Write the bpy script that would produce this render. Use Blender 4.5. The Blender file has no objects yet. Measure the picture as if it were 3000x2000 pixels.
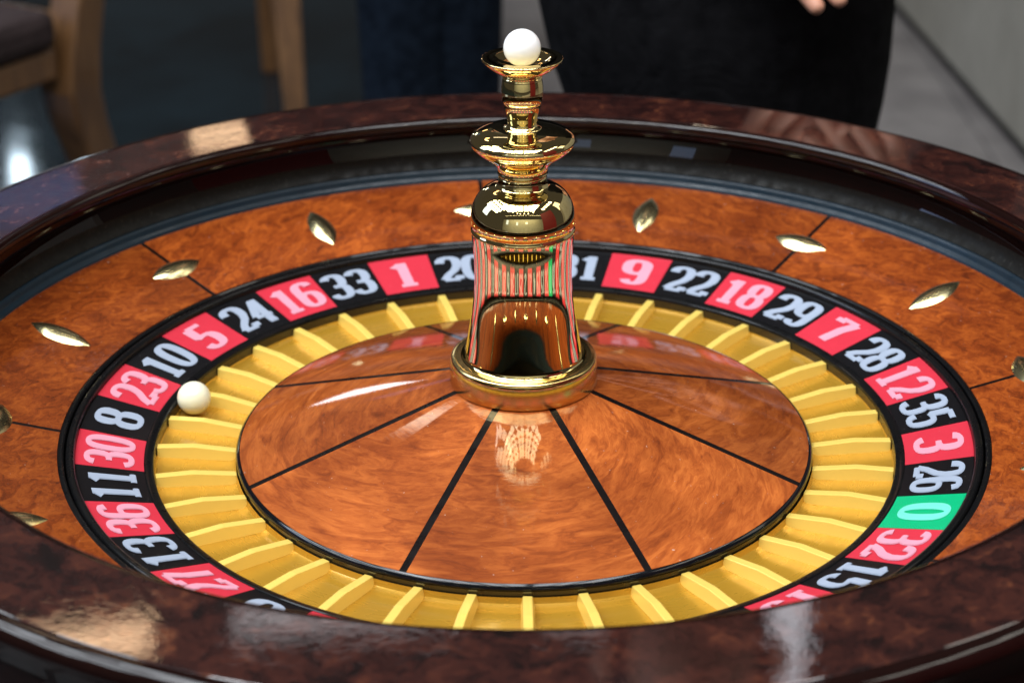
import bpy, bmesh, math, random
from mathutils import Vector, Matrix
random.seed(7)
PI = math.pi
C = bpy.context.scene.collection
sc = bpy.context.scene
S = 0.25                       # metres per radius of the number ring
FLOOR = -0.875

# ------------------------------------------------------------------ camera, world, lamps, exposure
F_PX, CD, CH, PITCH, ROLL, CX, TH0 = 5706.835, 3.957572, 2.023456, 0.4342104, -0.0073911, -0.0255584, -0.4643586
cam_d = bpy.data.cameras.new("camera"); cam = bpy.data.objects.new("camera", cam_d); C.objects.link(cam)
c_, s_ = math.cos(PITCH), math.sin(PITCH); cr, sr = math.cos(ROLL), math.sin(ROLL)
right0, up0, fwd = Vector((1, 0, 0)), Vector((0, s_, c_)), Vector((0, c_, -s_))
rt = cr*right0 + sr*up0; up = -sr*right0 + cr*up0
M = Matrix.Identity(4)
for i in range(3):
    M[i][0], M[i][1], M[i][2] = rt[i], up[i], -fwd[i]
    M[i][3] = (CX*S, -CD*S, CH*S)[i]
cam.matrix_world = M
cam_d.sensor_width = 36; cam_d.lens = F_PX*36/3000; cam_d.clip_start = 0.02; cam_d.clip_end = 200
cam_d.dof.use_dof = True; cam_d.dof.focus_distance = 1.045; cam_d.dof.aperture_fstop = 8.5; cam_d.dof.aperture_blades = 0
sc.camera = cam

w = bpy.data.worlds.new("World"); sc.world = w; w.use_nodes = True
w.node_tree.nodes["Background"].inputs[0].default_value = (1.0, 0.93, 0.86, 1)
w.node_tree.nodes["Background"].inputs[1].default_value = 0.055
sc.view_settings.view_transform = 'Standard'; sc.view_settings.look = 'None'
sc.view_settings.exposure = 0.0; sc.view_settings.gamma = 1.0
sc.cycles.max_bounces = 10; sc.cycles.glossy_bounces = 8
sc.cycles.sample_clamp_indirect = 6.0

def lamp(name, pos, target, sx, sy, radiance, col):
    d = bpy.data.lights.new(name, 'AREA'); d.shape = 'RECTANGLE'; d.size = sx; d.size_y = sy
    d.energy = radiance*PI*sx*sy; d.color = col
    o = bpy.data.objects.new(name, d); C.objects.link(o); o.location = pos
    o.rotation_euler = (Vector(target)-Vector(pos)).to_track_quat('-Z', 'Y').to_euler()
    return o
def lamp_dir(name, az, el, waz, wel, rad, col, dist=6.0, tgt=(0, 0, 0)):
    a, e = math.radians(az), math.radians(el)
    v = Vector((math.sin(a)*math.cos(e), math.cos(a)*math.cos(e), math.sin(e)))
    return lamp(name, Vector(tgt)+v*dist, tgt, dist*math.radians(waz)*math.cos(e), dist*math.radians(wel), rad, col)
WARM, COOL, BLUE = (1, 0.70, 0.45), (0.95, 0.97, 1.0), (0.45, 0.62, 1.0)
# glazed roof over the camera side: pairs of panes in rows
for k in range(10):
    for j in range(5):
        lamp("roof_window_lamp", (-2.75+k*0.46+(k//2)*0.13, -0.62-j*0.56, 4.6), (0, -0.3, 0), 0.40, 0.47, 13, COOL)
# skylight to the upper left, panes between roof beams
for k in range(4):
    for j in range(5):
        lamp("skylight_lamp", (-2.2-k*0.95, -1.6+j*0.85, 4.6-k*0.35), (0, 0, 0), 0.72, 0.62, 10, (0.86, 0.93, 1.0))
# smaller skylight to the right
for j in range(4):
    lamp("skylight_lamp", (3.4, -1.6+j*0.9, 4.2), (0, 0, 0), 0.6, 0.6, 7, (1, 0.95, 0.86))
lamp_dir("warm_wall_lamp", -14.6, 32.8, 5.0, 1.0, 11, (1, 0.64, 0.37), tgt=(-0.18, -0.33, 0.07))
lamp_dir("warm_wall_lamp", -8.5, 18.6, 3.3, 1.0, 5, (1, 0.64, 0.37), tgt=(-0.19, 0.30, 0.07))
lamp_dir("warm_wall_lamp", -22.5, 38.5, 1.6, 4.5, 9, (1, 0.82, 0.62), tgt=(-0.055, -0.035, 0.015))
lamp_dir("side_window_lamp", -17.0, 14.6, 5.0, 2.2, 8, COOL, tgt=(-0.09, 0.015, 0))
lamp_dir("side_window_lamp", -6.2, 32.6, 8.5, 0.8, 3.2, (0.95, 0.88, 0.9), tgt=(-0.05, -0.33, 0.07))
lamp_dir("side_window_lamp", 2.2, 32.6, 2.6, 0.8, 3.2, (0.95, 0.88, 0.9), tgt=(0.02, -0.33, 0.07))
lamp_dir("side_window_lamp", 9.5, 33.2, 1.4, 3.4, 4.5, (0.95, 0.93, 1), tgt=(0.10, -0.33, 0.07))
lamp_dir("side_window_lamp", -14.6, 20.0, 3.4, 2.0, 0.45, (0.15, 0.4, 1.0), tgt=(-0.31, 0.17, 0.07))
lamp_dir("side_window_lamp", 7.6, 18.2, 2.6, 1.2, 1.6, (1, 0.72, 0.6), tgt=(0.18, 0.33, 0.07))
lamp_dir("blue_window_lamp", -82, 22, 18, 22, 4.0, BLUE)
lamp_dir("hall_window_lamp", 75, 30, 16, 22, 2.2, (1, 0.93, 0.8))
for az, el in ((-30, 70), (12, 72), (30, 66), (-5, 75), (16.5, 9.5), (18, 9), (150, 47), (165, 46), (176, 47), (188, 46), (196, 47), (210, 49)):
    lamp_dir("spot_lamp", az, el, 1.6, 1.6, 34, (1, 0.88, 0.66))
lamp("added_wall_fill", (0, -4.2, 3.6), (0, -6.1, 1.2), 8, 0.5, 15, (1, 0.97, 0.85))  # unseen fill added to brighten the hall wall mirrored in the brass
lamp_dir("hall_window_lamp", 193, 14, 4, 9, 1.6, BLUE)
lamp_dir("hall_window_lamp", 172, 16, 5, 6, 1.6, COOL)
lamp_dir("hall_window_lamp", 215, 15, 5, 12, 1.8, BLUE)
lamp("floor_lamp", (-2.0, 6.5, 0.60), (-1.0, 2.9, FLOOR), 0.07, 0.42, 22, (0.7, 0.87, 1.0))

# ------------------------------------------------------------------ material helpers
class N:
    def __init__(s, name):
        s.m = bpy.data.materials.new(name); s.m.use_nodes = True
        s.t = s.m.node_tree; s.b = s.t.nodes["Principled BSDF"]
    def n(s, typ, **kw):
        x = s.t.nodes.new(typ)
        for k, v in kw.items():
            if k.startswith("i_"):
                k = k[2:]
                k = int(k) if k.isdigit() else k.replace("_", " ")
                if isinstance(v, bpy.types.NodeSocket): s.t.links.new(v, x.inputs[k])
                else: x.inputs[k].default_value = v
            else: setattr(x, k, v)
        return x
    def l(s, a, b): s.t.links.new(a, b)
    def ramp(s, fac, stops, interp='LINEAR'):
        r = s.n("ShaderNodeValToRGB"); r.color_ramp.interpolation = interp
        e = r.color_ramp.elements
        while len(e) < len(stops): e.new(0.5)
        for el, (p, c) in zip(e, stops): el.position = p; el.color = (*c, 1)
        s.l(fac, r.inputs[0]); return r.outputs[0]
    def math(s, op, a, b=0.0):
        return s.n("ShaderNodeMath", operation=op, i_0=a, i_1=b).outputs[0]
    def vmath(s, op, a, b):
        return s.n("ShaderNodeVectorMath", operation=op, i_0=a, i_1=b).outputs[0]
    def mix(s, fac, a, b, mode='MIX'):
        x = s.n("ShaderNodeMix", data_type='RGBA', blend_type=mode)
        for k, v in ((0, fac), (6, a), (7, b)):
            if isinstance(v, bpy.types.NodeSocket): s.l(v, x.inputs[k])
            else: x.inputs[k].default_value = v if k == 0 else (*v, 1)
        return x.outputs[2]
    def noise(s, vec, scale, detail=4, rough=0.55, dist=0.0, out=0):
        return s.n("ShaderNodeTexNoise", i_Vector=vec, i_Scale=scale, i_Detail=detail, i_Roughness=rough, i_Distortion=dist).outputs[out]
    def setp(s, **kw):
        for k, v in kw.items():
            k = k.replace("_", " ")
            if isinstance(v, bpy.types.NodeSocket): s.l(v, s.b.inputs[k])
            else: s.b.inputs[k].default_value = (*v, 1) if isinstance(v, tuple) and s.b.inputs[k].type == 'RGBA' else v
        return s.m

def coords(q, scale=(4, 4, 4), uv=False):
    tc = q.n("ShaderNodeTexCoord"); oi = q.n("ShaderNodeObjectInfo")
    base = tc.outputs["UV"] if uv else tc.outputs["Object"]
    v = q.vmath('MULTIPLY', base, scale)
    rnd = q.math('MULTIPLY', oi.outputs["Random"], 37.0)
    off = q.n("ShaderNodeCombineXYZ", i_0=rnd, i_1=rnd, i_2=rnd).outputs[0]
    return q.vmath('ADD', v, off), oi.outputs["Random"]

def dust_bump(q, v, scale, strength, dist=0.001):
    h = q.noise(v, scale, 3)
    return q.n("ShaderNodeBump", i_Strength=strength, i_Distance=dist, i_Height=h).outputs[0]

def burl(name, dark, mid, light, streak, warp=0.35, coat=1.0, bump=0.03, turn=1.1, scratch=0.0):
    """Lacquered burl veneer: swirled figure, darker eyes, fine streaks; uv = (metres along the ring, metres across)."""
    q = N(name)
    v, rnd = coords(q, (1, 1, 1), uv=True)
    ang = q.math('MULTIPLY', q.math('SUBTRACT', rnd, 0.5), turn)
    v = q.n("ShaderNodeVectorRotate", rotation_type='Z_AXIS', i_Vector=v, i_Angle=ang).outputs[0]
    v = q.vmath('MULTIPLY', v, streak)
    w1 = q.noise(v, 2.2, 3, out=1)
    wv = q.vmath('MULTIPLY', q.vmath('SUBTRACT', w1, (0.5, 0.5, 0.5)), (warp, warp, warp))
    v2 = q.vmath('ADD', v, wv)
    big = q.noise(v2, 2.6, 7, 0.6, 1.2)
    fine = q.noise(v2, 14, 6, 0.65, 0.6)
    fac = q.math('ADD', q.math('MULTIPLY', big, 0.68), q.math('MULTIPLY', fine, 0.32))
    col = q.ramp(fac, [(0.33, dark), (0.47, mid), (0.62, light)])
    low = q.ramp(q.noise(q.n("ShaderNodeTexCoord").outputs["Object"], 16, 3, 0.5, 0.6), [(0.36, (0.70, 0.62, 0.55)), (0.64, (1.12, 1.12, 1.10))])
    col = q.mix(1.0, col, low, 'MULTIPLY')
    # burl eyes
    vo = q.n("ShaderNodeTexVoronoi", i_Vector=v2, i_Scale=2.7, i_Randomness=1.0)
    eye = q.ramp(vo.outputs["Distance"], [(0.05, (1, 1, 1)), (0.17, (0, 0, 0))])
    msk = q.ramp(q.noise(v, 1.1, 2), [(0.5, (0, 0, 0)), (0.62, (0.75, 0.75, 0.75))])
    eye = q.math('MULTIPLY', eye, msk)
    col = q.mix(eye, col, dark)
    tint = q.n("ShaderNodeHueSaturation", i_Hue=0.5, i_Saturation=1.0, i_Value=q.math('ADD', q.math('MULTIPLY', rnd, 0.40), 0.80), i_Color=col).outputs[0]
    tc = q.n("ShaderNodeTexCoord").outputs["Object"]
    dust = q.ramp(q.noise(tc, 520, 1), [(0.775, (0,)*3), (0.80, (0.45,)*3)])
    tint = q.mix(dust, tint, (0.55, 0.5, 0.45))
    # coat: faint waviness and dust
    rough = q.ramp(q.noise(tc, 900, 2), [(0.5, (0.012,)*3), (0.8, (0.06,)*3)])
    q.setp(Base_Color=tint, Roughness=0.5, Specular_IOR_Level=0.12, Coat_Weight=coat, Coat_Roughness=rough, Coat_IOR=1.5)
    hb = q.noise(v2, 9, 4, 0.6, 1.0)
    q.setp(Normal=q.n("ShaderNodeBump", i_Strength=0.10, i_Distance=0.002, i_Height=hb).outputs[0])
    cn = q.n("ShaderNodeBump", i_Strength=bump, i_Distance=0.0012, i_Height=hb)
    if scratch:                                    # fine polishing lines round the cone
        tcu = q.n("ShaderNodeTexCoord").outputs["UV"]
        sh = q.noise(q.vmath('MULTIPLY', tcu, (9, 1500, 1)), 1.0, 2)
        cs = q.n("ShaderNodeBump", i_Strength=scratch, i_Distance=0.0003, i_Height=sh)
        q.l(cn.outputs[0], cs.inputs["Normal"]); cn = cs
    q.setp(Coat_Normal=cn.outputs[0])
    return q.m

m_bowl_wood = burl("orange_burl_veneer", (0.080, 0.0145, 0.003), (0.200, 0.038, 0.0055), (0.335, 0.078, 0.011), (24, 46, 24), 0.7)
m_cone_wood = burl("cone_burl_veneer", (0.150, 0.030, 0.006), (0.270, 0.060, 0.0105), (0.395, 0.105, 0.020), (14, 40, 14), 0.5, bump=0.004, turn=1.4, scratch=0.035)

def rim_wood():
    q = N("mahogany_burl_rim")
    v, _ = coords(q, (36, 46, 36), uv=True)
    wv = q.vmath('MULTIPLY', q.vmath('SUBTRACT', q.noise(v, 1.6, 3, out=1), (0.5,)*3), (0.9,)*3)
    v2 = q.vmath('ADD', v, wv)
    fac = q.math('ADD', q.math('MULTIPLY', q.noise(v2, 1.1, 7, 0.62, 1.0), 0.7), q.math('MULTIPLY', q.noise(v2, 7, 5, 0.6, 0.8), 0.3))
    col = q.ramp(fac, [(0.37, (0.003, 0.0009, 0.001)), (0.48, (0.015, 0.0036, 0.003)), (0.58, (0.036, 0.0092, 0.006)), (0.70, (0.11, 0.034, 0.013))])
    h = q.math('ADD', q.noise(v2, 3.0, 4, 0.6, 1.8), q.math('MULTIPLY', q.noise(q.vmath('MULTIPLY', v2, (5, 14, 5)), 1.0, 3, 0.5, 1.0), 0.22))
    q.setp(Base_Color=col, Roughness=0.5, Specular_IOR_Level=0.1, Coat_Weight=1.0, Coat_Roughness=0.02, Coat_IOR=1.5)
    q.setp(Coat_Normal=q.n("ShaderNodeBump", i_Strength=0.018, i_Distance=0.001, i_Height=h).outputs[0])
    return q.m
m_rim = rim_wood()

def lacquer(name, col, rough=0.18, coat=0.7, speck=0.0, spec=0.12, cr=0.05):
    q = N(name)
    tc = q.n("ShaderNodeTexCoord").outputs["Object"]
    base = q.mix(q.noise(tc, 60, 4), col, tuple(c*0.55 for c in col))
    if speck:
        sp = q.ramp(q.noise(tc, 420, 3, 0.7), [(0.60, (0, 0, 0)), (0.74, (1, 1, 1))])
        base = q.mix(q.math('MULTIPLY', sp, speck), base, (0.18, 0.17, 0.15))
    r = q.ramp(q.noise(tc, 120, 3), [(0.35, (rough*0.8,)*3), (0.7, (rough*1.5,)*3)])
    return q.setp(Base_Color=base, Roughness=r, Specular_IOR_Level=spec, Coat_Weight=coat, Coat_Roughness=cr)
m_darkwood = lacquer("dark_polished_wood", (0.009, 0.003, 0.0025), 0.3, 0.8, spec=0.0, cr=0.02)
m_track = lacquer("ball_track_laminate", (0.010, 0.0095, 0.008), 0.5, 0.0, speck=0.22, spec=0.12)
m_black = lacquer("black_plastic", (0.005, 0.005, 0.0055), 0.3, 0.3)
m_black_gloss = lacquer("black_gloss", (0.005, 0.006, 0.008), 0.10, 0.5)
m_lip = lacquer("blue_black_lip", (0.010, 0.022, 0.034), 0.38, 0.10, spec=0.2)
m_inlay = lacquer("black_inlay", (0.007, 0.005, 0.005), 0.3, 0.8)

def brass(name, col, rough, wear=0.3):
    q = N(name)
    tc = q.n("ShaderNodeTexCoord").outputs["Object"]
    sm = q.noise(tc, 55, 5, 0.7)
    sp = q.noise(tc, 700, 2)
    r = q.math('ADD', rough, q.math('MULTIPLY', q.ramp(sm, [(0.55, (0,)*3), (0.75, (wear,)*3)]), 0.22))
    r = q.math('ADD', r, q.math('MULTIPLY', q.ramp(sp, [(0.68, (0,)*3), (0.75, (1,)*3)]), wear*0.25))
    return q.setp(Base_Color=col, Metallic=1.0, Roughness=r)
m_brass = brass("polished_brass", (0.88, 0.70, 0.33), 0.012, 0.45)
m_brass_def = brass("brass_deflector", (0.88, 0.77, 0.42), 0.24, 0.25)
m_brass_base = brass("turned_brass", (0.74, 0.55, 0.22), 0.16, 0.3)
_b = m_brass_base.node_tree.nodes["Principled BSDF"]; _b.inputs["Anisotropic"].default_value = 0.85
_t = m_brass_base.node_tree.nodes.new("ShaderNodeTangent"); _t.direction_type = 'RADIAL'; _t.axis = 'Z'
m_brass_base.node_tree.links.new(_t.outputs[0], _b.inputs["Tangent"])
def gold_satin(name, col, rough, metallic):
    q = N(name)
    v, _ = coords(q, (30, 120, 30), uv=True)
    st = q.noise(v, 1.0, 3)
    base = q.mix(st, col, tuple(c*0.8 for c in col))
    r = q.ramp(st, [(0.3, (rough*0.8,)*3), (0.7, (rough*1.3,)*3)])
    return q.setp(Base_Color=base, Metallic=metallic, Roughness=r, Coat_Weight=0.4, Coat_Roughness=0.12)
m_fret = gold_satin("fret_gold", (0.98, 0.70, 0.15), 0.33, 0.3)
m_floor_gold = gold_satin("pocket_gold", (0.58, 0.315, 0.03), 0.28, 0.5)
m_wall_gold = gold_satin("pocket_wall_metal", (0.045, 0.036, 0.02), 0.2, 0.5)  # dark reflections in the brass walls put into the base colour

def paint(name, col, rough=0.4, coat=0.12):
    q = N(name)
    tc = q.n("ShaderNodeTexCoord").outputs["Object"]
    base = q.mix(q.noise(tc, 90, 4), col, tuple(c*0.86 for c in col))
    sp = q.ramp(q.noise(tc, 800, 2), [(0.72, (0,)*3), (0.78, (0.25,)*3)])
    base = q.mix(sp, base, (0.5, 0.5, 0.5))
    return q.setp(Base_Color=base, Roughness=rough, Specular_IOR_Level=0.2, Coat_Weight=coat, Coat_Roughness=0.1)
m_red = paint("red_number_paint", (0.52, 0.028, 0.048))
m_blk = paint("black_number_paint", (0.004, 0.004, 0.005))
m_grn = paint("green_number_paint", (0.0, 0.36, 0.145))
m_num = {'r': (paint("numeral_edge_pink", (0.66, 0.28, 0.36)), paint("numeral_pink", (0.58, 0.19, 0.26))),
         'b': (paint("numeral_edge_white", (0.30, 0.35, 0.44)), paint("numeral_grey", (0.17, 0.21, 0.28))),
         'g': (paint("numeral_edge_mint", (0.14, 0.62, 0.48)), paint("numeral_mint", (0.03, 0.50, 0.34)))}
def ball_mat(name, col):
    q = N(name)
    return q.setp(Base_Color=col, Roughness=0.22, Subsurface_Weight=0.25, Subsurface_Radius=(0.006, 0.005, 0.004), Coat_Weight=0.3)
m_ball_w = ball_mat("white_ball", (0.86, 0.86, 0.86)); m_ball_c = ball_mat("ivory_ball", (0.80, 0.78, 0.58))

# ------------------------------------------------------------------ mesh helpers
def link(name, me, mat, parent=None):
    o = bpy.data.objects.new(name, me); C.objects.link(o)
    if mat is not None:
        me.materials.clear()
        for mm in (mat if isinstance(mat, (list, tuple)) else [mat]): me.materials.append(mm)
    if parent: o.parent = parent
    return o
def smooth(me, ang=35):
    me.polygons.foreach_set("use_smooth", [True]*len(me.polygons))
    me.set_sharp_from_angle(angle=math.radians(ang)); me.update()
def lathe_mesh(name, prof, segs=256, a0=0.0, a1=2*PI, scale=S, ang=35, close_profile=False):
    """prof: (r, z) list from the inside outward / bottom to top; uv in metres along the ring and across."""
    full = abs((a1-a0)-2*PI) < 1e-6
    na = segs if full else segs+1
    V, Fc, UV = [], [], []
    L = [0.0]
    for i in range(1, len(prof)): L.append(L[-1]+math.dist(prof[i], prof[i-1])*scale)
    rm = max(p[0] for p in prof)*scale
    for i in range(na):
        a = a0+(a1-a0)*i/segs
        for r, z in prof: V.append((r*scale*math.cos(a), r*scale*math.sin(a), z*scale))
    P = len(prof)
    pr = range(P) if close_profile else range(P-1)
    for i in range(segs):
        j = (i+1) % na
        u0, u1 = (a0+(a1-a0)*i/segs)*rm, (a0+(a1-a0)*(i+1)/segs)*rm
        for k in pr:
            k2 = (k+1) % P
            Fc.append((i*P+k, j*P+k, j*P+k2, i*P+k2))
            UV += [(u0, L[k]), (u1, L[k]), (u1, L[k2]), (u0, L[k2])]
    me = bpy.data.meshes.new(name); me.from_pydata(V, [], Fc)
    uv = me.uv_layers.new(name="UVMap")
    uv.data.foreach_set("uv", [x for p in UV for x in p])
    if not close_profile or full:
        pass
    bm = bmesh.new(); bm.from_mesh(me)
    bmesh.ops.remove_doubles(bm, verts=bm.verts, dist=1e-7)
    bmesh.ops.recalc_face_normals(bm, faces=bm.faces)
    bm.to_mesh(me); bm.free()
    smooth(me, ang); return me
def lathe(name, prof, mat, parent=None, **kw):
    return link(name, lathe_mesh(name, prof, **kw), mat, parent)
def arc(cx, cz, r, d0, d1, n=8, sx=1.0):
    return [(cx+sx*r*math.cos(math.radians(d0+(d1-d0)*i/n)), cz+r*math.sin(math.radians(d0+(d1-d0)*i/n))) for i in range(n+1)]
def thing(name, label, cat, loc=(0, 0, 0), rz=0.0, group=None):
    o = bpy.data.objects.new(name, None); C.objects.link(o); o.location = loc; o.rotation_euler = (0, 0, rz)
    return tag(o, label, cat, group)
def tag(o, label=None, cat=None, group=None, kind=None):
    for k, v in (("label", label), ("category", cat), ("group", group), ("kind", kind)):
        if v: o[k] = v
    return o
def mesh_from(name, V, F, ang=35, sm=True):
    me = bpy.data.meshes.new(name); me.from_pydata(V, [], F)
    bm = bmesh.new(); bm.from_mesh(me); bmesh.ops.recalc_face_normals(bm, faces=bm.faces); bm.to_mesh(me); bm.free()
    if sm: smooth(me, ang)
    return me
def bevelled(name, V, F, w, seg=2, ang=8):
    me = bpy.data.meshes.new(name); me.from_pydata(V, [], F)
    bm = bmesh.new(); bm.from_mesh(me); bmesh.ops.recalc_face_normals(bm, faces=bm.faces)
    bmesh.ops.bevel(bm, geom=list(bm.edges), offset=w, segments=seg, profile=0.5, affect='EDGES')
    bm.to_mesh(me); bm.free(); smooth(me, ang); return me
BOXF = [(0, 3, 2, 1), (4, 5, 6, 7), (0, 1, 5, 4), (1, 2, 6, 5), (2, 3, 7, 6), (3, 0, 4, 7)]
def box_verts(x0, x1, y0, y1, z0, z1):
    return [(x0, y0, z0), (x1, y0, z0), (x1, y1, z0), (x0, y1, z0), (x0, y0, z1), (x1, y0, z1), (x1, y1, z1), (x0, y1, z1)]
def box_mesh(name, x0, x1, y0, y1, z0, z1, w=0.004):
    return bevelled(name, box_verts(x0, x1, y0, y1, z0, z1), BOXF, w)

# ------------------------------------------------------------------ setting
def floor_mat(name, c0, c1, rough, coat, scale):
    q = N(name)
    tc = q.n("ShaderNodeTexCoord").outputs["Object"]
    base = q.ramp(q.noise(tc, scale, 6, 0.6, 0.4), [(0.35, c0), (0.65, c1)])
    r = q.ramp(q.noise(tc, 12, 4), [(0.3, (rough*0.8,)*3), (0.7, (rough*1.3,)*3)])
    return q.setp(Base_Color=base, Roughness=r, Specular_IOR_Level=0.3, Coat_Weight=coat, Coat_Roughness=0.08)
m_fl_dark = floor_mat("shaded_floor_and_bed", (0.002, 0.006, 0.009), (0.006, 0.015, 0.021), 0.085, 0.0, 3)  # shade around the chairs painted into the left floor; also colours the joint bed
m_fl_pale = floor_mat("pale_floor_stone", (0.165, 0.150, 0.145), (0.235, 0.215, 0.205), 0.4, 0.1, 6)
def slab(name, x0, x1, y0, y1, z0, z1, mat, bev=0.002):
    return link(name, box_mesh(name, x0, x1, y0, y1, z0, z1, bev), mat)
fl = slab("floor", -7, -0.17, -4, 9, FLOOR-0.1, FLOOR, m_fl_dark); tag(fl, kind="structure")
fp = bpy.data.objects.new("pale_floor", None); C.objects.link(fp); tag(fp, kind="structure")
# pale stone floor tiles with open joints over a dark bed
bed = link("joint_bed", box_mesh("joint_bed", -0.17, 7, -4, 9, FLOOR-0.1, FLOOR-0.004, 0.001), m_fl_dark, fp)
tile_me = box_mesh("floor_tile", 0.0015, 1.1785, 0.0015, 1.1785, -0.02, 0, 0.0015)
for i in range(6):
    for j in range(11):
        t = link("floor_tile", tile_me, m_fl_pale if i == j == 0 else None, fp)
        t.location = (-0.17+i*1.18, -3.59+j*1.18, FLOOR)

# ------------------------------------------------------------------ the bowl (stator)
bowl = thing("roulette_bowl", "round dark polished burl wood roulette bowl lined with orange veneer", "roulette bowl")
RIM_IN, RIM_OUT, RZ = 1.312, 1.518, 0.284
lathe("rim_veneer", [(RIM_IN+0.002, RZ-0.01), (RIM_IN+0.002, RZ-0.0012), (RIM_IN+0.004, RZ), (RIM_OUT-0.004, RZ), (RIM_OUT-0.002, RZ-0.0012), (RIM_OUT-0.002, RZ-0.01)], m_rim, bowl, segs=360, ang=12)
lathe("rim_bead", arc(RIM_IN-0.002, RZ-0.0155, 0.0148, 80, 265, 12) + [(RIM_IN+0.008, RZ-0.034), (RIM_IN+0.014, RZ-0.042), (RIM_IN+0.03, RZ-0.043), (RIM_IN+0.03, RZ-0.012), (RIM_IN+0.0015, RZ-0.012)], m_darkwood, bowl, segs=360, close_profile=True)
lathe("rim_edge", [(RIM_OUT-0.001, RZ-0.012)] + arc(RIM_OUT+0.006, RZ-0.027, 0.0265, 100, -20, 12) + [(RIM_OUT+0.028, RZ-0.052), (RIM_OUT+0.016, RZ-0.062), (RIM_OUT+0.012, RZ-0.085), (RIM_OUT-0.001, RZ-0.085)], m_darkwood, bowl, segs=360, close_profile=True)
lathe("outer_wall", [(RIM_OUT+0.004, RZ-0.09), (RIM_OUT+0.004, 0.05), (RIM_OUT-0.03, 0.02), (RIM_OUT-0.05, -0.05), (1.38, -0.13), (1.28, -0.20), (1.26, -0.29), (0.9, -0.30)], m_darkwood, bowl, segs=256)
lathe("inner_wall", [(1.330, RZ-0.043), (1.362, RZ-0.047), (1.3665, RZ-0.052), (1.366, 0.222), (1.3605, 0.195), (1.353, 0.172), (1.3515, 0.168)], m_darkwood, bowl, segs=360)
lathe("ball_track", [(1.352, 0.1675), (1.351, 0.156), (1.346, 0.143), (1.339, 0.133), (1.331, 0.1255)], m_track, bowl, segs=360)
lathe("track_lip", [(1.3312, 0.124), (1.3275, 0.1225), (1.3235, 0.117), (1.3225, 0.108), (1.3205, 0.104), (1.316, 0.1015), (1.3125, 0.096), (1.3115, 0.086)], m_lip, bowl, segs=360)
def bowl_z(r): return 0.017+(r-1.036)*0.269
SEAM = math.radians(5.0)
hw = 0.0058                                       # half width of the inlay strips (in R)
pan = None
def panel(name, r0, r1, zf, ac, half, seg, nr, thick, mat, parent, trim):
    """one veneer panel between two straight inlays: a wedge with thickness and bevel-free joints"""
    V, F, UV = [], [], []
    for k in range(nr+1):
        r = r0+(r1-r0)*k/nr
        da = half-trim/r
        for i in range(seg+1):
            a = ac-da+2*da*i/seg
            V.append((r*S*math.cos(a), r*S*math.sin(a), zf(r)*S))
            UV.append(((a-ac)*(r0+r1)/2*S, (r-r0)*S))
    n = len(V)
    V += [(x, y, z-thick) for x, y, z in V]; UV += UV
    w_ = seg+1
    for k in range(nr):
        for i in range(seg):
            a = k*w_+i
            F.append((a, a+1, a+w_+1, a+w_))
    for i in range(seg):
        F.append((i, i+n, i+1+n, i+1)); b = nr*w_+i; F.append((b, b+1, b+1+n, b+n))
    for k in range(nr):
        a = k*w_; F.append((a, a+w_, a+w_+n, a+n)); b = a+seg; F.append((b, b+n, b+w_+n, b+w_))
    me = bpy.data.meshes.new(name); me.from_pydata(V, [], F)
    uv = me.uv_layers.new(name="UVMap")
    for lp in me.loops: uv.data[lp.index].uv = UV[lp.vertex_index]
    bm = bmesh.new(); bm.from_mesh(me); bmesh.ops.recalc_face_normals(bm, faces=bm.faces); bm.to_mesh(me); bm.free()
    smooth(me, 40)
    return link(name, me, mat, parent)
def strip(name, r0, r1, zf, a, halfw, mat, parent, n=12, thick=0.001):
    V, F = [], []
    ux, uy = math.cos(a), math.sin(a)
    for k in range(n+1):
        r = r0+(r1-r0)*k/n
        for sgn in (-1, 1):
            V.append(((r*ux-sgn*halfw*uy)*S, (r*uy+sgn*halfw*ux)*S, zf(r)*S-0.00015))
    m_ = len(V); V += [(x, y, z-thick) for x, y, z in V]
    for k in range(n):
        F.append((2*k, 2*k+2, 2*k+3, 2*k+1))
        F.append((2*k, 2*k+m_, 2*k+2+m_, 2*k+2)); F.append((2*k+1, 2*k+3, 2*k+3+m_, 2*k+1+m_))
    return link(name, mesh_from(name, V, F), mat, parent)
for k in range(8):
    a = SEAM+k*PI/4
    panel("veneer_panel", 1.040, 1.3125, bowl_z, a+PI/8, PI/8, 40, 4, 0.002, m_bowl_wood, bowl, hw)
    strip("inlay_strip", 1.040, 1.3125, bowl_z, a, hw, m_inlay, bowl)
lathe("bowl_ledge", [(1.0395, -0.02)] + [(1.0395, 0.0165), (1.036, 0.0185), (1.030, 0.0185), (1.0268, 0.0155), (1.0268, -0.02)], m_black, bowl, segs=360)
lathe("bowl_underside", [(1.31, 0.07), (1.04, -0.02), (1.0, -0.12), (0.2, -0.14)], m_darkwood, bowl, segs=128)

# deflectors: pointed brass diamonds, alternately along and across the slope
def deflector_mesh(length, width, height):
    V, F = [], []
    nu, nv = 20, 10
    for i in range(nu+1):
        t = -1+2*i/nu
        hwid = width*(1-abs(t)**2.2)
        hh = height*(1-abs(t)**2.4)
        for j in range(nv+1):
            s = -1+2*j/nv
            V.append((t*length, s*hwid, hh*(1-abs(s)**2.0)*1.0))
    for i in range(nu):
        for j in range(nv):
            a = i*(nv+1)+j; F.append((a, a+nv+1, a+nv+2, a+1))
    me = bpy.data.meshes.new("deflector"); me.from_pydata(V, [], F)
    bm = bmesh.new(); bm.from_mesh(me); bmesh.ops.remove_doubles(bm, verts=bm.verts, dist=1e-6)
    bmesh.ops.recalc_face_normals(bm, faces=bm.faces)
    for f in bm.faces:
        if f.normal.z < 0: f.normal_flip()
    bm.to_mesh(me); bm.free(); smooth(me, 60); return me
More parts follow.
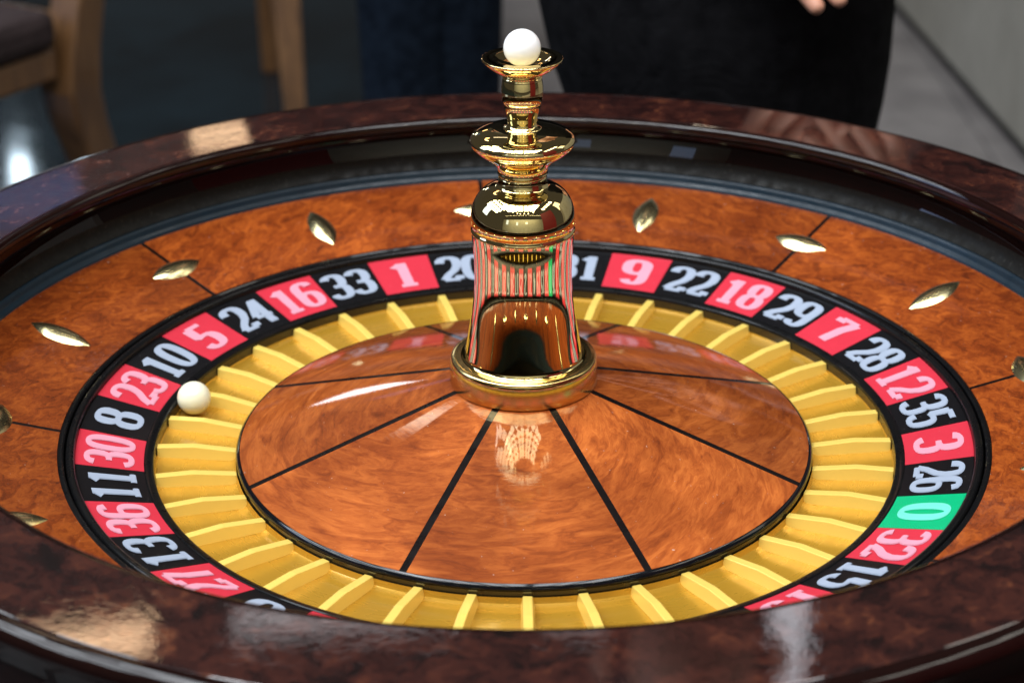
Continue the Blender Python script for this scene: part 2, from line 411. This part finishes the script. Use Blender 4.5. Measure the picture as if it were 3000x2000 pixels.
d_me = deflector_mesh(0.083*S, 0.035*S, 0.0155*S)
slope = math.atan(0.269)
for k in range(16):
    a = math.radians(5.2+22.5*k); r = 1.176
    o = link("deflector", d_me, m_brass_def if k == 0 else None, bowl)
    nx = Vector((math.cos(a)*math.cos(slope), math.sin(a)*math.cos(slope), math.sin(slope)))    # up the slope
    ny = Vector((-math.sin(a), math.cos(a), 0)); nz = nx.cross(ny)
    X, Y = (ny, -nx) if k % 2 == 0 else (nx, ny)
    Mx = Matrix.Identity(4)
    for i in range(3):
        Mx[i][0], Mx[i][1], Mx[i][2] = X[i], Y[i], nz[i]
    Mx.translation = Vector((r*S*math.cos(a), r*S*math.sin(a), bowl_z(r)*S-0.0002))
    o.matrix_world = Mx

# ------------------------------------------------------------------ the rotor
rotor = thing("roulette_rotor", "spinning number ring, brass pockets and wooden cone under a brass turret", "roulette rotor")
lathe("rotor_rim", [(1.0235, -0.03), (1.0235, 0.008)] + arc(1.0135, 0.008, 0.010, 0, 180, 8) + [(1.0035, -0.03)], m_black, rotor, segs=360, close_profile=True)
R0, R1 = 0.8575, 1.003
def num_z(r): return 0.001+(r-1.002)*0.257
STEP = 2*PI/37
seq = [0, 32, 15, 19, 4, 21, 2, 25, 17, 34, 6, 27, 13, 36, 11, 30, 8, 23, 10, 5, 24, 16, 33, 1, 20, 14, 31, 9, 22, 18, 29, 7, 28, 12, 35, 3, 26]
# digit skeletons in a 0..w by 0..1 box; chisel pen: heavy uprights, light horizontals
def circ(cx, cy, rx, ry, d0, d1, n=14, p=2.6):
    out = []
    for i in range(n+1):
        t = math.radians(d0+(d1-d0)*i/n); c, s = math.cos(t), math.sin(t)
        out.append((cx+rx*math.copysign(abs(c)**(2/p), c), cy+ry*math.copysign(abs(s)**(2/p), s)))
    return out
DIG = {
 '0': [circ(.27, .5, .19, .45, 0, 360, 28)],
 '1': [[(.27, .06), (.27, .94)], [(.10, .05), (.44, .05)], [(.27, .90), (.10, .76)]],
 '2': [circ(.27, .70, .19, .25, 175, -15, 14) + [(.38, .44), (.20, .25), (.09, .07)], [(.08, .06), (.46, .06)], [(.45, .06), (.46, .20)]],
 '3': [circ(.25, .725, .18, .225, 165, -90, 14), circ(.25, .285, .20, .235, 90, -165, 14), [(.17, .505), (.27, .505)]],
 '4': [[(.34, .05), (.34, .94)], [(.34, .93), (.07, .33)], [(.06, .30), (.48, .30)], [(.24, .05), (.45, .05)]],
 '5': [[(.44, .93), (.12, .93)], [(.13, .93), (.12, .54)], [(.12, .56)] + circ(.26, .30, .19, .255, 125, -165, 16)],
 '6': [circ(.27, .30, .19, .255, 0, 360, 24), [(.42, .82)] + circ(.27, .66, .19, .29, 60, 180, 8) + [(.08, .32)]],
 '7': [[(.07, .93), (.46, .93)], [(.44, .92), (.31, .55), (.24, .05)], [(.08, .93), (.08, .78)]],
 '8': [circ(.27, .735, .165, .215, 0, 360, 22), circ(.27, .28, .195, .235, 0, 360, 22)],
}
DIG['9'] = [[(.54-x, 1-y) for x, y in st] for st in DIG['6']]
def pen_strip(path, wx, wy):
    """offset a centre line with an elliptical nib; returns left/right point lists"""
    n = len(path); closed = math.dist(path[0], path[-1]) < 1e-6
    Lp, Rp = [], []
    for i, (x, y) in enumerate(path):
        if closed: x0, y0 = path[(i-1) % (n-1)]; x1, y1 = path[(i+1) % (n-1)]
        else: x0, y0 = path[max(i-1, 0)]; x1, y1 = path[min(i+1, n-1)]
        dx, dy = x1-x0, y1-y0; d = math.hypot(dx, dy) or 1
        nx, ny = -dy/d, dx/d
        k = 1/math.hypot(nx*1.0, ny*1.0)
        Lp.append((x+wx*nx*k, y+wy*ny*k)); Rp.append((x-wx*nx*k, y-wy*ny*k))
    return Lp, Rp
def numeral_mesh(n, theta):
    txt = str(n); H = 0.106; sc_ = H
    adv = 0.57; W = adv*len(txt)-0.03
    if len(txt) == 1: sq = 1.15
    else: sq = 1.0
    V, F, MI = [], [], []
    rmid = (R0+R1)/2+0.001
    lay = 0
    for layer, (wx, wy) in enumerate(((0.108, 0.062), (0.088, 0.042))):
        for ci, ch in enumerate(txt):
            for st in DIG[ch]:
                lay += 1
                lift = 0.00015+0.00004*lay
                Lp, Rp = pen_strip(st, wx, wy)
                b = len(V)
                for (lx, ly), (rx, ry) in zip(Lp, Rp):
                    for x, y in ((lx, ly), (rx, ry)):
                        xx = (x+ci*adv-W/2)*sq*sc_*1.12; yy = (y-0.5)*sc_
                        r = rmid+yy; a = theta-xx/rmid
                        V.append((r*S*math.cos(a), r*S*math.sin(a), num_z(r)*S+lift))
                for i in range(len(Lp)-1):
                    F.append((b+2*i, b+2*i+1, b+2*i+3, b+2*i+2)); MI.append(layer)
    me = bpy.data.meshes.new("numeral"); me.from_pydata(V, [], F)
    me.polygons.foreach_set("material_index", MI)
    bm = bmesh.new(); bm.from_mesh(me)
    for f in bm.faces:
        f.normal_update()
        if f.normal.z < 0: f.normal_flip()
    bm.to_mesh(me); bm.free()
    return me
for i, n in enumerate(seq):
    th = TH0-i*STEP
    colr = 'g' if n == 0 else ('r' if i % 2 == 1 else 'b')
    wid = STEP/2*(1.10 if colr == 'r' else (0.90 if colr == 'b' else 1.0))
    if n in (32, 26): wid = STEP/2*(1.05 if n == 32 else 0.95)
    off = STEP/2*0.05 if n == 26 else (-STEP/2*0.05 if n == 32 else 0)
    pl = panel("number_plate", R0, R1, num_z, th, STEP/2, 8, 2, 0.0012, {'r': m_red, 'b': m_blk, 'g': m_grn}[colr], rotor, 0.0008)
    nm = link("numeral", numeral_mesh(n, th), list(m_num[colr]), pl)
lathe("plate_bed", [(1.003, num_z(1.003)-0.0035), (0.857, num_z(0.857)-0.0035)], m_black, rotor, segs=256)
lathe("inner_band", [(0.857, -0.045), (0.857, -0.0352), (0.8545, -0.0342), (0.842, -0.0372), (0.8375, -0.0405), (0.8362, -0.046)], m_black, rotor, segs=360)
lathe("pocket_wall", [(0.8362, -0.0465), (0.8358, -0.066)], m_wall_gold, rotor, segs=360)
lathe("pocket_floor", [(0.8358, -0.0662), (0.834, -0.0700), (0.829, -0.0722), (0.815, -0.0735), (0.75, -0.0785), (0.685, -0.0855), (0.668, -0.0850), (0.660, -0.0815), (0.6575, -0.076), (0.656, -0.069)], m_floor_gold, rotor, segs=360)
def fret_mesh():
    prof = [(0.8345, -0.0485), (0.752, -0.0495), (0.6565, -0.0645)]
    hw_ = 0.0096; V, F = [], []
    for r, z in prof:
        for y in (-hw_, hw_): V.append((r*S, y*S, z*S))
    for (r, z), zb in zip(prof, (-0.076, -0.081, -0.088)):
        for y in (-hw_*1.5, hw_*1.5): V.append((r*S, y*S, zb*S))
    # top verts 0..5, bottom 6..11
    F = [(0, 2, 3, 1), (2, 4, 5, 3), (0, 6, 8, 2), (2, 8, 10, 4), (1, 3, 9, 7), (3, 5, 11, 9), (0, 1, 7, 6), (4, 10, 11, 5), (6, 7, 9, 8), (8, 9, 11, 10)]
    return bevelled("fret", V, F, 0.0004, 2, 5)
f_me = fret_mesh()
for i in range(37):
    o = link("fret", f_me, m_fret if i == 0 else None, rotor); o.rotation_euler = (0, 0, TH0-(i+0.5)*STEP)
# cone
def cone_z(r): return 0.0935-(r-0.165)*0.2836-0.010*math.sin(PI*min(1, max(0, (r-0.165)/0.48)))*0.0
CS = math.radians(22.3)
for k in range(8):
    a = CS+k*PI/4
    panel("cone_panel", 0.14, 0.6455, cone_z, a+PI/8, PI/8, 40, 10, 0.0018, m_cone_wood, rotor, 0.0082)
    strip("cone_inlay", 0.14, 0.6455, cone_z, a, 0.0084, m_inlay, rotor)
zc = cone_z(0.6455)
lathe("cone_rim", [(0.640, zc-0.006), (0.6458, zc-0.0008), (0.6475, zc+0.0004), (0.6515, zc-0.0020), (0.6545, zc-0.0062), (0.6552, zc-0.0105), (0.6535, zc-0.0140), (0.648, zc-0.0155)], m_black_gloss, rotor, segs=360)
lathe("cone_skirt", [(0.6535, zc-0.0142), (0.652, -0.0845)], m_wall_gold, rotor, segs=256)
# turret
tur = lathe("turret", [(0.140, 0.092), (0.140, 0.160)] + [(0.1395, 0.1600), (0.1372, 0.1572), (0.1350, 0.1585), (0.1332, 0.163), (0.1318, 0.169), (0.1288, 0.183), (0.1256, 0.199), (0.1224, 0.216), (0.1192, 0.234), (0.1162, 0.252), (0.1135, 0.270), (0.1110, 0.289), (0.1091, 0.309), (0.1078, 0.330), (0.1073, 0.345), (0.1072, 0.355), (0.1074, 0.375), (0.1081, 0.395), (0.1094, 0.415), (0.1112, 0.435), (0.1128, 0.448), (0.1134, 0.455)], m_brass, rotor, segs=160, ang=50)
def part(name, prof, ang=40): return lathe(name, prof, m_brass_base if name == 'base_ring' else m_brass, tur, segs=160, ang=ang)
part("base_ring", [(0.139, 0.088), (0.156, 0.0955), (0.1640, 0.0960), (0.1660, 0.0975), (0.1662, 0.102), (0.1661, 0.114), (0.1657, 0.130), (0.1651, 0.144), (0.1640, 0.151), (0.1622, 0.1552), (0.1600, 0.1572), (0.150, 0.1588), (0.141, 0.1592)])
part("dome", [(0.109, 0.4545), (0.1140, 0.4553), (0.1146, 0.459), (0.1136, 0.463), (0.1112, 0.4655), (0.1112, 0.4672), (0.1132, 0.470), (0.1140, 0.477), (0.1142, 0.486), (0.1132, 0.497), (0.1112, 0.508), (0.1078, 0.519), (0.1030, 0.529), (0.0965, 0.5385), (0.0885, 0.5465), (0.0790, 0.5525), (0.0690, 0.5565), (0.0600, 0.5585), (0.0565, 0.5600), (0.0540, 0.5640), (0.0528, 0.570), (0.0525, 0.580)], 60)
part("saucer", [(0.0522, 0.5795), (0.0505, 0.582), (0.0508, 0.586), (0.0545, 0.5895), (0.0535, 0.5935), (0.0545, 0.6030), (0.0590, 0.6100), (0.0680, 0.6200), (0.0800, 0.6280), (0.0895, 0.6345), (0.0975, 0.6405), (0.1040, 0.6465), (0.1062, 0.6498), (0.1090, 0.6515), (0.1118, 0.6565), (0.1128, 0.6620), (0.1120, 0.6668), (0.1095, 0.6712), (0.1045, 0.6755), (0.096, 0.6800), (0.084, 0.6840), (0.068, 0.6873), (0.050, 0.6893), (0.0375, 0.6900)], 60)
part("neck", [(0.0410, 0.6893), (0.0405, 0.6912), (0.0365, 0.6926), (0.0325, 0.6950), (0.0310, 0.6980), (0.0306, 0.702), (0.0325, 0.707), (0.0322, 0.712), (0.0342, 0.719), (0.0368, 0.728), (0.0388, 0.7365), (0.0398, 0.7430), (0.0398, 0.7465), (0.0418, 0.7480), (0.0430, 0.753), (0.0441, 0.762), (0.0446, 0.772), (0.0442, 0.783), (0.0430, 0.792), (0.0420, 0.797)], 60)
part("dish", [(0.0415, 0.7965), (0.0420, 0.8015), (0.0400, 0.8035), (0.0410, 0.8065), (0.0470, 0.8100), (0.0560, 0.8155), (0.0650, 0.8215), (0.0740, 0.8285), (0.0810, 0.8350), (0.0850, 0.8395), (0.0862, 0.8425), (0.0855, 0.8440), (0.0840, 0.8443), (0.0620, 0.8438), (0.0600, 0.8430), (0.0540, 0.8375), (0.0420, 0.8315), (0.0250, 0.8272), (0.0005, 0.8255)], 60)

# ------------------------------------------------------------------ the two balls
def ball(name, r, loc, mat, label):
    bm = bmesh.new(); bmesh.ops.create_uvsphere(bm, u_segments=48, v_segments=32, radius=r)
    me = bpy.data.meshes.new(name); bm.to_mesh(me); bm.free(); smooth(me, 180)
    o = link(name, me, mat); o.location = loc
    return tag(o, label, "ball", "roulette balls")
ball("roulette_ball", 0.0395*S, (0, 0, (0.8256+0.0395)*S), m_ball_w, "pure white ball resting in the brass dish on top of the turret")
ball("roulette_ball", 0.0395*S, (-0.7795*S, 0.1735*S, (-0.0725+0.0395)*S), m_ball_c, "ivory ball lying in a gold pocket beside the red number 23")

# ------------------------------------------------------------------ table under the wheel
tb = thing("gaming_table", "black table carrying the roulette bowl", "table", (0, 0, FLOOR))
m_tab = lacquer("table_black", (0.008, 0.006, 0.006), 0.35, 0.3)
tz = -0.30*S-FLOOR
link("table_top", box_mesh("table_top", -0.62, 0.62, -0.46, 0.46, tz-0.045, tz, 0.008), m_tab, tb)
leg_me = box_mesh("leg", -0.035, 0.035, -0.035, 0.035, 0, tz-0.045, 0.005)
for sx in (-1, 1):
    for sy in (-1, 1):
        o = link("leg", leg_me, m_tab, tb); o.location = (sx*0.54, sy*0.38, 0)

# ------------------------------------------------------------------ partition on the right
m_part = floor_mat("grey_green_panel", (0.24, 0.225, 0.19), (0.29, 0.272, 0.232), 0.6, 0.0, 5)
pt = thing("partition", "grey green partition panel standing along the right side of the floor", "partition", (1.0, 0, FLOOR))
m_gap = lacquer("plinth_shadow", (0.018, 0.017, 0.015), 0.5, 0.0)  # shadow gap at the panel's foot drawn as a dark recessed strip
def skew_box(name, pts, z0, z1, mat, par):
    V = [(x, y, z0) for x, y in pts]+[(x, y, z1) for x, y in pts]
    return link(name, bevelled(name, V, BOXF, 0.004), mat, par)
def bx(y): return 0.984-1.0+(3.964-y)*0.0513
skew_box("panel", [(bx(0.3)+0.02, 0.3), (bx(0.3)+0.8, 0.3), (bx(7)+0.8, 7), (bx(7)+0.02, 7)], 0.035, 1.6, m_part, pt)
skew_box("shadow_plinth", [(bx(0.3)+0.035, 0.32), (bx(0.3)+0.75, 0.32), (bx(7)+0.75, 6.9), (bx(7)+0.035, 6.9)], 0.0, 0.033, m_gap, pt)

# ------------------------------------------------------------------ hall wall and banner behind the camera, seen in the brass
m_plaster = floor_mat("hall_plaster", (0.40, 0.40, 0.33), (0.48, 0.47, 0.40), 0.8, 0.0, 2)
hwl = link("hall_wall", box_mesh("hall_wall", -6, 6, -6.3, -6.1, FLOOR, 3.0, 0.01), m_plaster); tag(hwl, kind="structure")
m_banner = paint("burgundy_banner", (0.16, 0.012, 0.014), 0.6, 0.0)
bn = thing("banner", "tall plain burgundy banner mirrored in the brass of the turret", "banner", (1.25, -0.72, FLOOR), math.radians(62))
link("banner_cloth", box_mesh("banner_cloth", -0.42, 0.42, -0.006, 0.006, 0.06, 2.05, 0.002), m_banner, bn)
link("foot", box_mesh("foot", -0.44, 0.44, -0.11, 0.11, 0.0, 0.058, 0.012), m_black, bn)

# ------------------------------------------------------------------ wooden chairs
def chair_wood():
    q = N("oak_chair_wood")
    tc = q.n("ShaderNodeTexCoord").outputs["Object"]
    v = q.vmath('MULTIPLY', tc, (30, 30, 4))
    col = q.ramp(q.noise(v, 1.5, 6, 0.6, 0.8), [(0.3, (0.06, 0.026, 0.009)), (0.7, (0.15, 0.072, 0.026))])
    return q.setp(Base_Color=col, Roughness=0.4, Coat_Weight=0.3)
m_oak = chair_wood()
m_uph = floor_mat("mauve_upholstery", (0.020, 0.012, 0.012), (0.034, 0.022, 0.022), 0.85, 0.0, 40)
def sweep_leg(name, pts):
    """square-section leg through (x, y, z, half width) stations"""
    V, F = [], []
    for x, y, z, h in pts: V += [(x-h, y-h, z), (x+h, y-h, z), (x+h, y+h, z), (x-h, y+h, z)]
    for k in range(len(pts)-1):
        for i in range(4):
            a, b = 4*k+i, 4*k+(i+1) % 4; F.append((a, b, b+4, a+4))
    F += [(3, 2, 1, 0), tuple(4*(len(pts)-1)+i for i in range(4))]
    return bevelled(name, V, F, 0.005, 2)
# chair frame: +x is the direction of the back; rear legs rake back above and below the seat
rear_me = [sweep_leg("rear_leg", [(0.22+0.14, s*0.21, 0, 0.020), (0.22+0.012, s*0.21, 0.40, 0.032), (0.22, s*0.21, 0.46, 0.034), (0.22+0.012, s*0.21, 0.52, 0.032), (0.22+0.13, s*0.21, 0.90, 0.022)]) for s in (-1, 1)]
front_me = [sweep_leg("front_leg", [(-0.235, s*0.21, 0, 0.018), (-0.22, s*0.21, 0.536, 0.027)]) for s in (-1, 1)]
def lbox(name, *a, w=0.006): return box_mesh(name, *a, w)
rail_r = lbox("seat_rail", 0.20, 0.235, -0.176, 0.176, 0.545, 0.578)
rail_f = lbox("seat_rail", -0.235, -0.205, -0.183, 0.183, 0.485, 0.535)
rail_s = [lbox("seat_rail", -0.19, 0.185, s*0.21-0.014, s*0.21+0.014, 0.487, 0.535) for s in (-1, 1)]
seat_me = lbox("seat", -0.25, 0.185, -0.235, 0.235, 0.5365, 0.60, w=0.02)
bk = box_verts(0.225, 0.262, -0.176, 0.176, 0.60, 0.88)
bk = [(x+(z-0.5)*0.27, y, z) for x, y, z in bk]
back_me = bevelled("backrest", bk, BOXF, 0.01)
def chair(loc, rz, label):
    t = thing("wooden_chair", label, "chair", loc, rz, "wooden chairs on the dark floor")
    for me, nm in zip(rear_me+front_me, ("rear_leg",)*2+("front_leg",)*2): link(nm, me, m_oak, t)
    for me in (rail_r, rail_f, *rail_s): link("seat_rail", me, m_oak, t)
    link("seat", seat_me, m_uph, t); link("backrest", back_me, m_uph, t)
    return t
# rear right leg kink of the near chair at (-0.70, 1.95)
def place(leg_xy, rz, s):
    lx, ly = 0.22, s*0.21
    return (leg_xy[0]-(lx*math.cos(rz)-ly*math.sin(rz)), leg_xy[1]-(lx*math.sin(rz)+ly*math.cos(rz)), FLOOR)
rz1 = math.radians(58)
chair(place((-0.695, 1.95), rz1, -1), rz1, "large oak chair leg and rail nearest the left edge with mauve upholstery")
rz2 = math.radians(-78)
chair(place((-0.49, 3.10), rz2, -1), rz2, "oak chair farther back with a slim leg rising behind the bowl rim")

# ------------------------------------------------------------------ people
def cloth(name, c0, c1, scale=60):
    q = N(name)
    tc = q.n("ShaderNodeTexCoord").outputs["Object"]
    base = q.ramp(q.noise(tc, scale, 5), [(0.3, c0), (0.7, c1)])
    q.setp(Base_Color=base, Roughness=0.95, Specular_IOR_Level=0.05)
    h = q.noise(tc, 14, 4, 0.6, 0.8)
    return q.setp(Normal=q.n("ShaderNodeBump", i_Strength=0.5, i_Distance=0.012, i_Height=h).outputs[0])
m_blackcloth = cloth("black_cloth", (0.0025, 0.0025, 0.003), (0.006, 0.006, 0.007))
m_navy = cloth("navy_denim", (0.003, 0.005, 0.009), (0.008, 0.013, 0.022))
m_skin = N("skin").setp(Base_Color=(0.55, 0.27, 0.18), Roughness=0.5, Subsurface_Weight=0.1, Subsurface_Radius=(0.01, 0.004, 0.002))
m_hair = N("dark_hair").setp(Base_Color=(0.02, 0.012, 0.008), Roughness=0.6)
def skin_body(name, joints, bones, mat, parent, sub=2):
    me = bpy.data.meshes.new(name)
    me.from_pydata([j[0] for j in joints], bones, [])
    o = bpy.data.objects.new(name, me); C.objects.link(o)
    md = o.modifiers.new("skin", 'SKIN'); md.use_smooth_shade = True
    if not me.skin_vertices: me.skin_vertices.new()
    for v, j in zip(me.skin_vertices[0].data, joints):
        v.radius = (j[1], j[1] if len(j) < 3 else j[2])
    me.skin_vertices[0].data[0].use_root = True
    sb = o.modifiers.new("sub", 'SUBSURF'); sb.levels = sub; sb.render_levels = sub
    dg = bpy.context.evaluated_depsgraph_get()
    nm = bpy.data.meshes.new_from_object(o.evaluated_get(dg))
    bpy.data.objects.remove(o)
    nm.name = name; return link(name, nm, mat, parent)
def loft(name, secs, mat, parent, n=28, caps=True):
    """secs: (z, cx, cy, rx, ry)"""
    V, F = [], []
    for z, cx, cy, rx, ry in secs:
        for i in range(n):
            a = 2*PI*i/n; V.append((cx+rx*math.cos(a), cy+ry*math.sin(a), z))
    for k in range(len(secs)-1):
        for i in range(n):
            a, b = k*n+i, k*n+(i+1) % n; F.append((a, b, b+n, a+n))
    if caps: F += [tuple(range(n-1, -1, -1)), tuple((len(secs)-1)*n+i for i in range(n))]
    return link(name, mesh_from(name, V, F, 60), mat, parent)
def tube(bm_list, pts, n=12):
    V, F = bm_list
    prev = None
    for k, (p, r) in enumerate(pts):
        p = Vector(p)
        d = (Vector(pts[min(k+1, len(pts)-1)][0])-Vector(pts[max(k-1, 0)][0])).normalized()
        u = d.orthogonal().normalized() if prev is None else (prev-d*prev.dot(d)).normalized()
        prev = u; v = d.cross(u); b = len(V)
        for i in range(n):
            a = 2*PI*i/n; V.append(tuple(p+u*r*math.cos(a)+v*r*math.sin(a)))
        if k:
            for i in range(n):
                a, c = b-n+i, b-n+(i+1) % n; F.append((a, c, c+n, a+n))
    F.append(tuple(range(len(V)-n, len(V))))
def person(loc, rz, label, hand_front, cloth_top, cloth_leg, hip_w, tight):
    t = thing("person", label, "person", loc, rz, "people standing beyond the wheel")
    # joints: facing -y; x to the viewer's right
    h = hip_w
    J = [((0, 0, 0.96), 0.11, 0.085), ((0, 0.01, 1.12), 0.105, 0.08), ((0, 0.02, 1.32), 0.12, 0.085), ((0, 0.02, 1.45), 0.055), ((0, 0.0, 1.55), 0.05),
         ((0, -0.015, 1.60), 0.075, 0.085), ((0, -0.015, 1.70), 0.075, 0.09), ((0, -0.01, 1.765), 0.045)]
    B = [(0, 1), (1, 2), (2, 3), (3, 4), (4, 5), (5, 6), (6, 7)]
    for s in (-1, 1):
        b = len(J)
        lw = 0.068 if tight else 0.075
        J += [((s*h*(0.32 if tight else 0.55), 0, 0.88), lw), ((s*h*(0.32 if tight else 0.55), -0.005, 0.49), 0.047), ((s*h*0.55, 0.02, 0.28), 0.046), ((s*h*0.55, 0.02, 0.09), 0.034), ((s*h*0.58, -0.10, 0.04), 0.032), ((s*h*0.58, -0.16, 0.03), 0.02)]
        B += [(0, b), (b, b+1), (b+1, b+2), (b+2, b+3), (b+3, b+4), (b+4, b+5)]
    hands = []
    for s in (-1, 1):
        b = len(J)
        if hand_front:
            el = (s*0.235, 0.0, 1.13); wr = (s*0.09+0.075, -0.145, 1.112+s*0.014)
        else:
            el = (s*0.245, 0.02, 1.14); wr = (s*0.16, -0.12, 1.08)
        J += [((s*0.175, 0.02, 1.40), 0.055), (el, 0.038), (wr, 0.026)]
        B += [(2, b), (b, b+1), (b+1, b+2)]
        # hand: palm and five fingers as chains from the wrist
        wv, ev = Vector(wr), Vector(el)
        d = (wv-ev).normalized()
        if hand_front: d = Vector((-0.45*s+(-0.1 if s > 0 else 0.2), -0.15, -0.75)).normalized()
        side = d.cross(Vector((0, -1, 0))).normalized(); inn = side.cross(d).normalized()
        pm = len(J); J += [(tuple(wv+d*0.05), 0.026, 0.016)]; B += [(b+2, pm)]
        for k, (off, ln) in enumerate(((-0.027, 0.055), (-0.009, 0.075), (0.009, 0.080), (0.026, 0.072))):
            q0 = wv+d*0.088+side*off; q1 = q0+d*ln*0.5+inn*0.006; q2 = q1+d*ln*0.42+inn*0.016
            f = len(J); J += [(tuple(q0), 0.0092), (tuple(q1), 0.0082), (tuple(q2), 0.0066)]
            B += [(pm, f), (f, f+1), (f+1, f+2)]
        f = len(J); th0 = wv+d*0.035+side*s*0.03+inn*0.01; th1 = th0+(d*0.7+side*s*0.5+inn*0.3).normalized()*0.035; th2 = th1+(d*0.9+inn*0.3).normalized()*0.028
        J += [(tuple(th0), 0.011), (tuple(th1), 0.0095), (tuple(th2), 0.0075)]
        B += [(b+2, f), (f, f+1), (f+1, f+2)]
    skin_body("body", J, B, m_skin, t, 2)
    # hair cap, face features
    loft("hair", [(1.60, 0, 0.045, 0.075, 0.055), (1.66, 0, 0.03, 0.088, 0.082), (1.72, 0, 0.015, 0.088, 0.096), (1.77, 0, 0.005, 0.07, 0.085), (1.805, 0, 0.005, 0.03, 0.04)], m_hair, t)
    V, F = [], []
    tube((V, F), [((0, -0.098, 1.675), 0.008), ((0, -0.112, 1.65), 0.011), ((0, -0.105, 1.635), 0.012)])
    for s in (-1, 1): tube((V, F), [((s*0.085, 0.0, 1.68), 0.010), ((s*0.092, 0.005, 1.66), 0.014), ((s*0.085, 0.0, 1.635), 0.008)])
    link("facial_features", mesh_from("facial_features", V, F, 60), m_skin, t)
    # jacket and sleeves
    loft("jacket", [(0.985, 0, 0, h*1.02, 0.125), (1.05, 0, 0, h*0.97, 0.12), (1.15, 0, 0.005, 0.158, 0.112), (1.30, 0, 0.015, 0.182, 0.122), (1.40, 0, 0.02, 0.185, 0.108), (1.455, 0, 0.02, 0.12, 0.08), (1.48, 0, 0.018, 0.065, 0.065)], cloth_top, t)
    V, F = [], []
    for s in (-1, 1):
        el = (s*0.235, 0.0, 1.13) if hand_front else (s*0.245, 0.02, 1.14)
        wr = (s*0.09+0.075, -0.145, 1.112+s*0.014) if hand_front else (s*0.255, -0.03, 0.90)
        mid = Vector(el).lerp(Vector(wr), 0.5)
        tube((V, F), [((s*0.165, 0.02, 1.42), 0.062), ((s*0.20, 0.015, 1.32), 0.06), (el, 0.050), (tuple(mid), 0.042), (tuple(Vector(el).lerp(Vector(wr), 0.93)), 0.035)], 16)
    link("sleeves", mesh_from("sleeves", V, F, 60), cloth_top, t)
    if tight:      # straight black skirt, narrowing to the knee
        loft("skirt", [(0.50, 0.006, 0, h*0.56, 0.105), (0.62, 0.006, 0, h*0.64, 0.115), (0.74, 0.012, 0, h*0.80, 0.125), (0.80, 0.012, 0, h*0.86, 0.130), (0.84, 0.010, 0, h*0.91, 0.133), (0.88, 0.005, 0, h*0.965, 0.135), (0.93, 0, 0, h*1.0, 0.134), (0.99, 0, 0, h*0.99, 0.122)], cloth_leg, t, 40)
    else:
        V, F = [], []
        for s in (-1, 1):
            x = s*h*0.5
            tube((V, F), [((x*1.05, -0.0, 0.05), 0.060), ((x, 0.01, 0.30), 0.062), ((x, 0.0, 0.50), 0.058), ((x, 0, 0.70), 0.064), ((x, 0, 0.86), 0.078), ((x*0.9, 0, 1.0), 0.090)], 20)
        link("trousers", mesh_from("trousers", V, F, 60), cloth_leg, t)
    V, F = [], []
    for s in (-1, 1): tube((V, F), [((s*h*0.58, 0.06, 0.045), 0.036), ((s*h*0.58, 0.0, 0.05), 0.042), ((s*h*0.58, -0.10, 0.042), 0.040), ((s*h*0.58, -0.18, 0.03), 0.025)], 14)
    link("shoes", mesh_from("shoes", V, F, 60), m_blackcloth, t)
    return t
person((0.176, 0.70, FLOOR), 0.0, "person in plain black clothes standing right behind the bowl, fingers hanging at hip", True, m_blackcloth, m_blackcloth, 0.157, True)
person((-0.112, 1.55, FLOOR), 0.35, "person in dark navy jeans standing farther back behind the turret", False, m_blackcloth, m_navy, 0.07, False)
